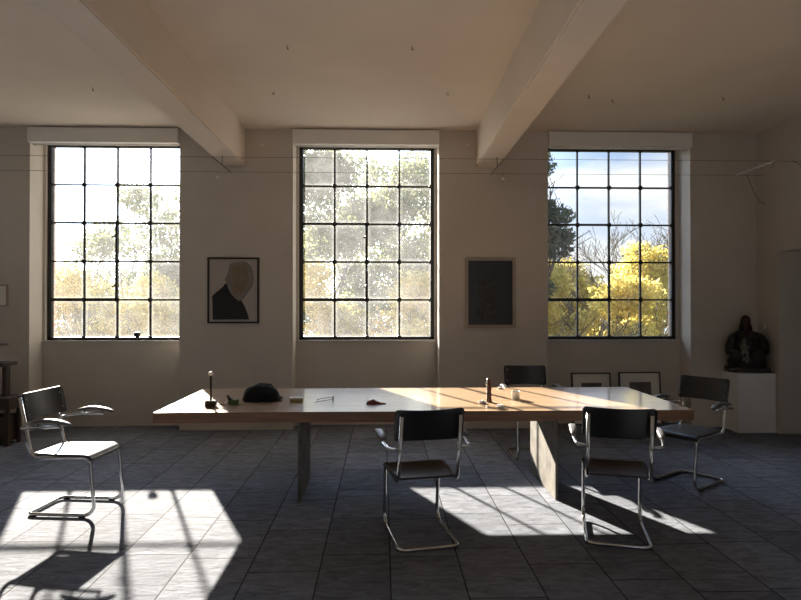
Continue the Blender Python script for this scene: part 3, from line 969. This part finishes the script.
# spectacles
x, y = on_table(333, 401.5)
t = thing('spectacles', 'thin wire spectacles lying open on the table, temples to the left', 'glasses', (x, y, TH), R(90))
for s in (-1, 1):
    bm = NB()
    ring = [(s*0.034 + 0.024*math.cos(a), 0, 0.021 + 0.020*math.sin(a)) for a in [2*math.pi*k/20 for k in range(20)]]
    add_tube(bm, ring + [ring[0]], 0.0016, 6)
    obj('rim', bm, M['dark_metal'], t)
    bm = NB()
    add_tube(bm, fillet([(s*0.060, 0.0, 0.028), (s*0.066, 0.012, 0.026), (s*0.064, 0.105, 0.012), (s*0.060, 0.135, 0.003)], 0.01), 0.0022, 6)
    obj('temple', bm, M['brown_wood'], t)
bm = NB(); add_tube(bm, fillet([(-0.011, 0, 0.026), (0, -0.002, 0.034), (0.011, 0, 0.026)], 0.006), 0.0018, 6); obj('bridge', bm, M['dark_metal'], t)

# crumpled red leather case
x, y = on_table(374, 404)
bm = NB()
pts = [(-0.062,0),(-0.050,0.022),(-0.025,0.030),(-0.005,0.040),(0.020,0.024),(0.055,0.012),(0.092,0.006),(0.092,0.0)]
nY = 7
rows = []
for j in range(nY):
    v = j/(nY-1)*2-1
    rows.append([bm.verts.new((px_*(1-0.12*v*v), v*0.030*(1-0.35*(px_/0.09)**2), z_*(1-0.65*v*v) )) for px_, z_ in pts])
for j in range(nY-1):
    for i in range(len(pts)-1):
        bm.faces.new((rows[j][i], rows[j][i+1], rows[j+1][i+1], rows[j+1][i])).smooth = True
bm.faces.new(rows[0]); bm.faces.new(rows[-1][::-1])
bm.faces.new([r[0] for r in rows] + [r[-1] for r in rows][::-1])
tag(obj('leather_pouch', bm, M['red_cloth'], None, (x, y, TH)), 'dark red leather pouch lying flat on the table', 'pouch')

# turned wooden mill with crumpled paper beside it
x, y = on_table(489, 402)
t = thing('pepper_mill', 'slim dark turned wooden pepper mill standing in the sun on the table', 'pepper mill', (x, y, TH))
bm = NB(); add_lathe(bm, [(0.024,0),(0.024,0.012),(0.019,0.03),(0.021,0.06),(0.017,0.085),(0.020,0.11),(0.020,0.118)]); obj('body', bm, M['brown_wood'], t)
bm = NB(); add_lathe(bm, [(0.016,0.118),(0.018,0.13),(0.014,0.15),(0.012,0.165),(0.015,0.175),(0.009,0.185)]); obj('head', bm, M['brown_wood'], t)
bm = NB(); add_tube(bm, [(0,0,0.184),(-0.016,0,0.187),(-0.018,0,0.150)], 0.003, 6); add_lathe(bm, [(0.004,0.130),(0.007,0.14),(0.006,0.155)], (-0.018,0,0)); obj('crank', bm, M['chrome'], t)

def crumple(px, py, sx, sy, sz, seed, lab):
    x, y = on_table(px, py)
    bm = NB()
    bmesh.ops.create_icosphere(bm, subdivisions=3, radius=1)
    for v in bm.verts:
        p = v.co
        n = mnoise.noise(p*1.8 + Vector((seed, 0, 0))) * 0.5 + mnoise.noise(p*4 + Vector((0, seed, 0))) * 0.22
        q = p * (1 + n)
        v.co = (q.x*sx, q.y*sy, max(0, q.z*sz + sz*0.8))
    tag(obj('paper_tissue', bm, M['tissue'], None, (x, y, TH)), lab, 'tissue', 'crumpled white tissues on the table')
crumple(482.5, 403.5, 0.030, 0.022, 0.014, 1.0, 'crumpled white tissue left of the pepper mill')
crumple(500.5, 408.5, 0.030, 0.028, 0.016, 5.0, 'crumpled white tissue right of the pepper mill, nearest the table edge')
crumple(500, 388.8, 0.026, 0.02, 0.010, 9.0, 'crumpled white tissue at the far edge of the table behind the pepper mill')
# small glass tumbler
x, y = on_table(516, 399)
gm = mat('frosted_white_glass', (0.85, 0.84, 0.80), 0.35, coat=0.5)
bm = NB(); add_lathe(bm, [(0.026,0.0),(0.031,0.006),(0.034,0.06),(0.0345,0.066),(0.031,0.066),(0.029,0.012),(0.003,0.010)], n=24)
tag(obj('glass_tumbler', bm, gm, None, (x, y, TH)), 'short frosted white glass tumbler on the sunny part of the table', 'glass')

# ------------------------------------------------------------------ on the left window's sill
x, _ = px_wall(137.5, 334, 7.50)
t = thing('black_cup', 'small black goblet on the sill of the left window', 'cup', (x, 7.490, ZB - 0.026))
bm = NB(); add_lathe(bm, [(0.022,0),(0.022,0.006),(0.007,0.012),(0.007,0.034)], n=14); obj('foot', bm, M['black_steel'], t)
bm = NB(); add_lathe(bm, [(0.008,0.032),(0.030,0.045),(0.038,0.07),(0.036,0.098),(0.030,0.10)], n=18); obj('bowl', bm, M['black_steel'], t)
for k, (pxx, hh, lab) in enumerate(((63, 0.020, 'tiny dark pebble on the left window sill, nearest its left end'),
                                    (97, 0.022, 'tiny dark pebble on the left window sill, left of the goblet'),
                                    (169, 0.020, 'tiny dark pebble on the left window sill, right of the goblet'))):
    x, _ = px_wall(pxx, 336, 7.50)
    bm = NB(); ell(bm, (0, 0, hh*0.5), (0.018, 0.012, hh*0.5), (0, 0, 0.3*k), 10)
    tag(obj('pebble', bm, M['dark_metal'], None, (x, 7.490, ZB-0.026)), lab, 'pebble', 'pebbles on the left window sill')

# ------------------------------------------------------------------ low-voltage cable lighting under the beams
YA, YC, ZWIRE = 6.33, 7.04, 3.05
for yy, zz, lab in ((YA, ZWIRE, 'thin wire stretched across the room under the beams, upper of the two'),
                    (YC, ZWIRE, 'thin wire stretched across the room near the window wall, lower of the two')):
    bm = NB(); add_tube(bm, [(XL, yy, zz), (XR, yy, zz)], 0.0022, 6)
    tag(obj('cable_wire', bm, M['wire']), lab, 'wire', 'lighting wires across the room')
for xb_, lab in ((-1.78, 'thin dark spreader bar joining the two wires under the left beam'),
                 (1.29, 'thin dark spreader bar joining the two wires under the right beam')):
    t = thing('wire_spreader', lab, 'spreader bar', (xb_, 6.68, 3.156), 0, 'spreader bars under the beams')
    bm = NB(); add_tube(bm, [(0, YA-6.70, ZWIRE-3.156-0.003), (0.0, YC-6.66, ZWIRE-3.156-0.003)], 0.0045, 8); obj('bar', bm, M['wire'], t)
    bm = NB(); add_tube(bm, [(0, 0, 0), (0, 0, ZWIRE-3.156)], 0.004, 8); obj('hanger', bm, M['wire'], t)
for xb_, lab in ((-1.93, 'tiny white spotlight hanging from the wire right of the left window'),
                 (1.43, 'tiny white spotlight hanging from the wire left of the right window')):
    t = thing('cable_spotlight', lab, 'lamp', (xb_, YC, ZWIRE), 0, 'tiny spotlights on the wires')
    bm = NB(); add_tube(bm, [(0, 0, 0.003), (0.004, 0, -0.045)], 0.002, 6); obj('stem', bm, M['wire'], t)
    bm = NB(); add_lathe(bm, [(0.006,-0.045),(0.012,-0.055),(0.024,-0.078),(0.022,-0.080)], (0.004, 0, 0), 14); obj('reflector', bm, M['white_metal'], t)
    bm = NB(); add_tube(bm, [(-0.022, 0, -0.040), (0.026, 0, -0.062)], 0.0045, 6); obj('arm', bm, M['white_metal'], t)
# tensioner at the right wall
t = thing('wire_tensioner', 'pale twisted rod holding the wires near the right wall, with a hanging cord', 'bracket', (4.24, 6.68, ZWIRE))
bm = NB()
n = 46
add_tube(bm, [(0.004*math.cos(k*0.9), YA-6.68 + 0.69*k/n, 0.004*math.sin(k*0.9)) for k in range(n+1)], 0.008, 6)
obj('rod', bm, M['white_metal'], t)
bm = NB(); add_tube(bm, [(0, YA-6.68, 0), (-0.01, YA-6.68+0.02, -0.07)], 0.003, 6); obj('end_loop', bm, M['wire'], t)
bm = NB()
px1 = [(0.12, YC-6.68-0.02, 0.0), (0.16, YC-6.68-0.03, -0.10), (0.20, YC-6.68-0.04, -0.22), (0.26, YC-6.68-0.05, -0.32), (0.33, YC-6.68-0.03, -0.35), (0.355, YC-6.68, -0.335)]
add_tube(bm, fillet(px1, 0.12), 0.0035, 6); obj('hanging_cord', bm, M['wire'], t)
bm = NB()
add_tube(bm, fillet([(0.20, YA-6.68, 0.0), (0.27, YA-6.68, -0.02), (0.32, YA-6.68, -0.10), (0.358, YA-6.68, -0.15)], 0.08), 0.0035, 6); obj('hanging_cord', bm, M['wire'], t)

# ------------------------------------------------------------------ ceiling hooks
def hook(px, py, ring, lab):
    x, y = px_h(px, py, CEIL)
    t = thing('ceiling_hook', lab, 'hook', (x, y, CEIL), 0, 'hooks in the ceiling')
    t.scale = (0.75, 0.75, 0.75)
    if ring:
        bm = NB()
        pts = [(0.014*math.sin(a), 0, -0.030 - 0.014*math.cos(a)) for a in [2*math.pi*k/14 for k in range(15)]]
        add_tube(bm, [(0, 0, 0.0), (0, 0, -0.016)], 0.003, 6)
        obj('shank', bm, M['wire'], t)
        bm = NB(); add_tube(bm, pts, 0.003, 6); obj('ring', bm, M['wire'], t)
    else:
        bm = NB(); add_tube(bm, fillet([(0, 0, 0), (0, 0, -0.04), (0.012, 0, -0.048), (0.012, 0, -0.03)], 0.008), 0.004, 6); obj('shank', bm, M['dark_metal'], t)
hook(273.5, 91.5, True, 'ring hook in the ceiling before the middle window, left one of the pair')
hook(447.5, 92, True, 'ring hook in the ceiling before the middle window, beside the right beam')
hook(588.5, 95, False, 'dark screw hook in the ceiling right of the right beam')
hook(723, 97, False, 'dark screw hook in the ceiling near the right wall')
hook(92.5, 87.5, False, 'dark screw hook in the ceiling before the left window')
hook(287, 45, False, 'small screw hook in the mid ceiling toward the left beam')
hook(412, 46, False, 'small screw hook in the mid ceiling toward the right beam')
hook(612, 99, False, 'short screw hook in the ceiling over the right window')
for pxx, pyy, lab in ((262.5, 145.5, 'small white porcelain knob high on the wall right of the left beam'), (467.5, 145, 'small pale knob high on the wall left of the right beam')):
    x, z = px_wall(pxx, pyy)
    bm = NB(); add_tube(bm, [(0, 0, 0), (0, -0.012, 0), (0, -0.02, 0)], 0.012, 12, radii=[0.008, 0.013, 0.007])
    tag(obj('wall_knob', bm, M['white_metal'], None, (x, YW, z)), lab, 'knob')

# ------------------------------------------------------------------ outdoors
bm = NB(); add_box(bm, -60, 60, 7.72, 90, -4.3, -4.0)
tag(obj('ground', bm, M['ground']), None, None, None, 'structure')

def leaves(name, blobs, n, size, m, parent, seed, shell=0.35):
    """leaf blades scattered through ellipsoid clumps"""
    rng = np.random.default_rng(seed)
    vol = np.array([b[3]*b[4]*b[5] for b in blobs]) ** 0.8
    idx = rng.choice(len(blobs), n, p=vol/vol.sum())
    B = np.array(blobs)[idx]
    d = rng.normal(size=(n, 3)); d /= np.linalg.norm(d, axis=1)[:, None]
    r = (shell + (1-shell) * rng.random(n)) ** 0.7
    # clump noise so that gaps open in the crown
    P = B[:, :3] + d * r[:, None] * B[:, 3:6] * (1 + 0.25*np.sin(d[:, :1]*7 + B[:, :1]) * np.cos(d[:, 2:3]*6))
    a = rng.normal(size=(n, 3)); a /= np.linalg.norm(a, axis=1)[:, None]
    b = np.cross(a, rng.normal(size=(n, 3))); b /= np.linalg.norm(b, axis=1)[:, None]
    c = np.cross(a, b)
    s = size * (0.6 + 0.8 * rng.random(n))[:, None]
    V = np.stack([P - a*s, P - b*s*0.5 + c*s*0.12, P + a*s, P + b*s*0.5 + c*s*0.12], 1).reshape(-1, 3)
    me = bpy.data.meshes.new(name)
    me.vertices.add(4*n); me.vertices.foreach_set('co', V.ravel())
    me.loops.add(4*n); me.loops.foreach_set('vertex_index', np.arange(4*n))
    me.polygons.add(n); me.polygons.foreach_set('loop_start', np.arange(0, 4*n, 4)); me.polygons.foreach_set('loop_total', np.full(n, 4))
    me.update(); me.validate()
    me.materials.append(m)
    o = bpy.data.objects.new(name, me); COL.objects.link(o); o.parent = parent
    return o

def branches(bm, p, d, length, r, depth, rng, tips, spread=0.5, drop=0.0):
    n = 5
    pts = [p]; q = p.copy(); dd = d.copy(); rr = [r]
    for i in range(n):
        dd = (dd + Vector((rng.uniform(-1,1), rng.uniform(-1,1), rng.uniform(-0.6,1))) * 0.14).normalized()
        q = q + dd * (length / n); pts.append(q.copy()); rr.append(r * (1 - 0.5*(i+1)/n))
    rr = [max(v, 0.010) for v in rr]
    add_tube(bm, pts, r, 6 if depth > 1 else 4, radii=rr, cap=False)
    if depth == 0:
        tips.append(q); return
    k = 3 if depth > 2 else 4
    for i in range(k):
        j = rng.randint(2, n)
        ax = Vector((rng.uniform(-1,1), rng.uniform(-1,1), rng.uniform(-0.3,0.8))).normalized()
        nd = (dd + ax * (0.55 + spread * rng.random())).normalized()
        branches(bm, pts[j], nd, length * rng.uniform(0.55, 0.8), rr[j]*0.65, depth-1, rng, tips, spread)

def tree(name, label, cat, x, y, h, cr, nleaf, lsize, lm, seed, depth=4, base=-4.0, crown_lo=0.35, nblob=16, r0=0.16):
    rng = random.Random(seed)
    t = thing(name, label, cat, (x, y, base))
    bm = NB(); tips = []
    H = h - base
    th = H * crown_lo
    pts = [Vector((0,0,0))]
    for i in range(5):
        pts.append(Vector((rng.uniform(-1,1)*0.12*(i+1)*0.5, rng.uniform(-1,1)*0.1, th*(i+1)/5)))
    add_tube(bm, pts, r0, 8, radii=[r0*(1.25 - 0.09*i) for i in range(6)], cap=False)
    for i in range(4):
        a = i*math.pi/2 + rng.random()
        branches(bm, pts[-1 - (i % 2)], Vector((math.cos(a)*0.55, math.sin(a)*0.55, 0.9)).normalized(), (H-th)*0.42, r0*0.6, depth-1, rng, tips)
    obj('trunk', bm, M['bark'], t)
    if nleaf:
        blobs = []
        for i in range(nblob):
            a = rng.random()*6.283; u = rng.random()
            zz = th*0.75 + (H - th*0.75) * (0.08 + 0.84*u)
            rad = cr * math.sin(math.pi*min(0.93, 0.22 + 0.70*u)) * math.sqrt(rng.random())
            s = cr * rng.uniform(0.26, 0.42)
            zz = min(zz, H - s*0.8)
            blobs.append((rad*math.cos(a), rad*math.sin(a), zz, s*1.1, s*1.1, s*0.8))
        leaves('foliage', blobs, nleaf, lsize, lm, t, seed)
    return t

G, Y = M['leaf_green'], M['leaf_yellow']
# beyond the middle window: dense grey-green crowns with yellow ones under them
tree('leafy_tree', 'tall grey green tree filling the left half of the middle window', 'tree', -2.6, 29.0, 9.6, 3.3, 32000, 0.10, G, 3, nblob=40)
tree('leafy_tree', 'tall grey green tree filling the right half of the middle window', 'tree', 1.7, 31.0, 10.0, 3.5, 32000, 0.10, G, 11, nblob=40)
tree('sun_blocking_tree', 'tallest tree, added out of view to keep sun off the right window, its crown above the tops of the windows', 'tree', -7.3, 31.4, 14.8, 2.2, 60000, 0.12, G, 15, nblob=70, crown_lo=0.72, r0=0.25)  # added unseen tree, its crown blocks the sun from the right window's reveal
tree('yellow_tree', 'low yellow autumn tree at the foot of the middle window, left side', 'tree', -2.6, 23.5, 3.3, 2.2, 17000, 0.08, Y, 21, nblob=26, crown_lo=0.25)
tree('yellow_tree', 'low yellow autumn tree at the foot of the middle window, right side', 'tree', 1.6, 23.0, 2.9, 2.2, 17000, 0.08, Y, 22, nblob=26, crown_lo=0.25)
# beyond the left window
tree('leafy_tree', 'thin crowned grey green tree in the middle of the left window', 'tree', -12.0, 30.0, 7.6, 3.0, 20000, 0.095, G, 31, nblob=30)
tree('leafy_tree', 'grey green tree with bare limbs at the right side of the left window', 'tree', -8.2, 27.5, 7.2, 2.4, 9000, 0.09, G, 32, nblob=20, r0=0.22)
tree('yellow_tree', 'yellow autumn tree at the foot of the left window, left side', 'tree', -13.6, 26.0, 3.3, 2.6, 20000, 0.08, Y, 33, nblob=26, crown_lo=0.25)
tree('yellow_tree', 'yellow autumn tree at the foot of the left window, right side', 'tree', -9.3, 23.6, 2.8, 2.3, 17000, 0.08, Y, 34, nblob=26, crown_lo=0.25)
# beyond the right window
tree('evergreen_tree', 'dark evergreen tree at the left side of the right window', 'tree', 4.78, 19.0, 7.0, 1.15, 13000, 0.075, M['leaf_dark'], 41, nblob=34, crown_lo=0.62)
tree('bare_tree', 'nearly leafless tree with spreading twigs at the right side of the right window', 'tree', 12.6, 29.0, 7.6, 3.2, 0, 0.07, None, 42, depth=5, r0=0.16)
tree('bare_tree', 'smaller leafless tree with fine twigs in the middle of the right window', 'tree', 9.9, 27.0, 6.2, 2.4, 0, 0.07, None, 47, depth=5, r0=0.12)
tree('yellow_tree', 'bright yellow autumn tree at the foot of the right window, left side', 'tree', 5.9, 21.5, 3.0, 2.0, 26000, 0.08, Y, 43, nblob=34, crown_lo=0.22)
tree('yellow_tree', 'bright yellow autumn tree at the foot of the right window, right side', 'tree', 11.9, 26.0, 4.3, 2.6, 30000, 0.09, Y, 44, nblob=36, crown_lo=0.25)
tree('yellow_tree', 'bright yellow autumn tree behind the others in the middle of the right window', 'tree', 9.4, 31.0, 3.9, 2.8, 30000, 0.10, Y, 45, nblob=36, crown_lo=0.25)
tree('yellow_tree', 'low yellow bush in the middle of the right window, before the taller trees', 'tree', 9.0, 22.0, 2.6, 2.0, 26000, 0.08, Y, 46, nblob=30, crown_lo=0.2)
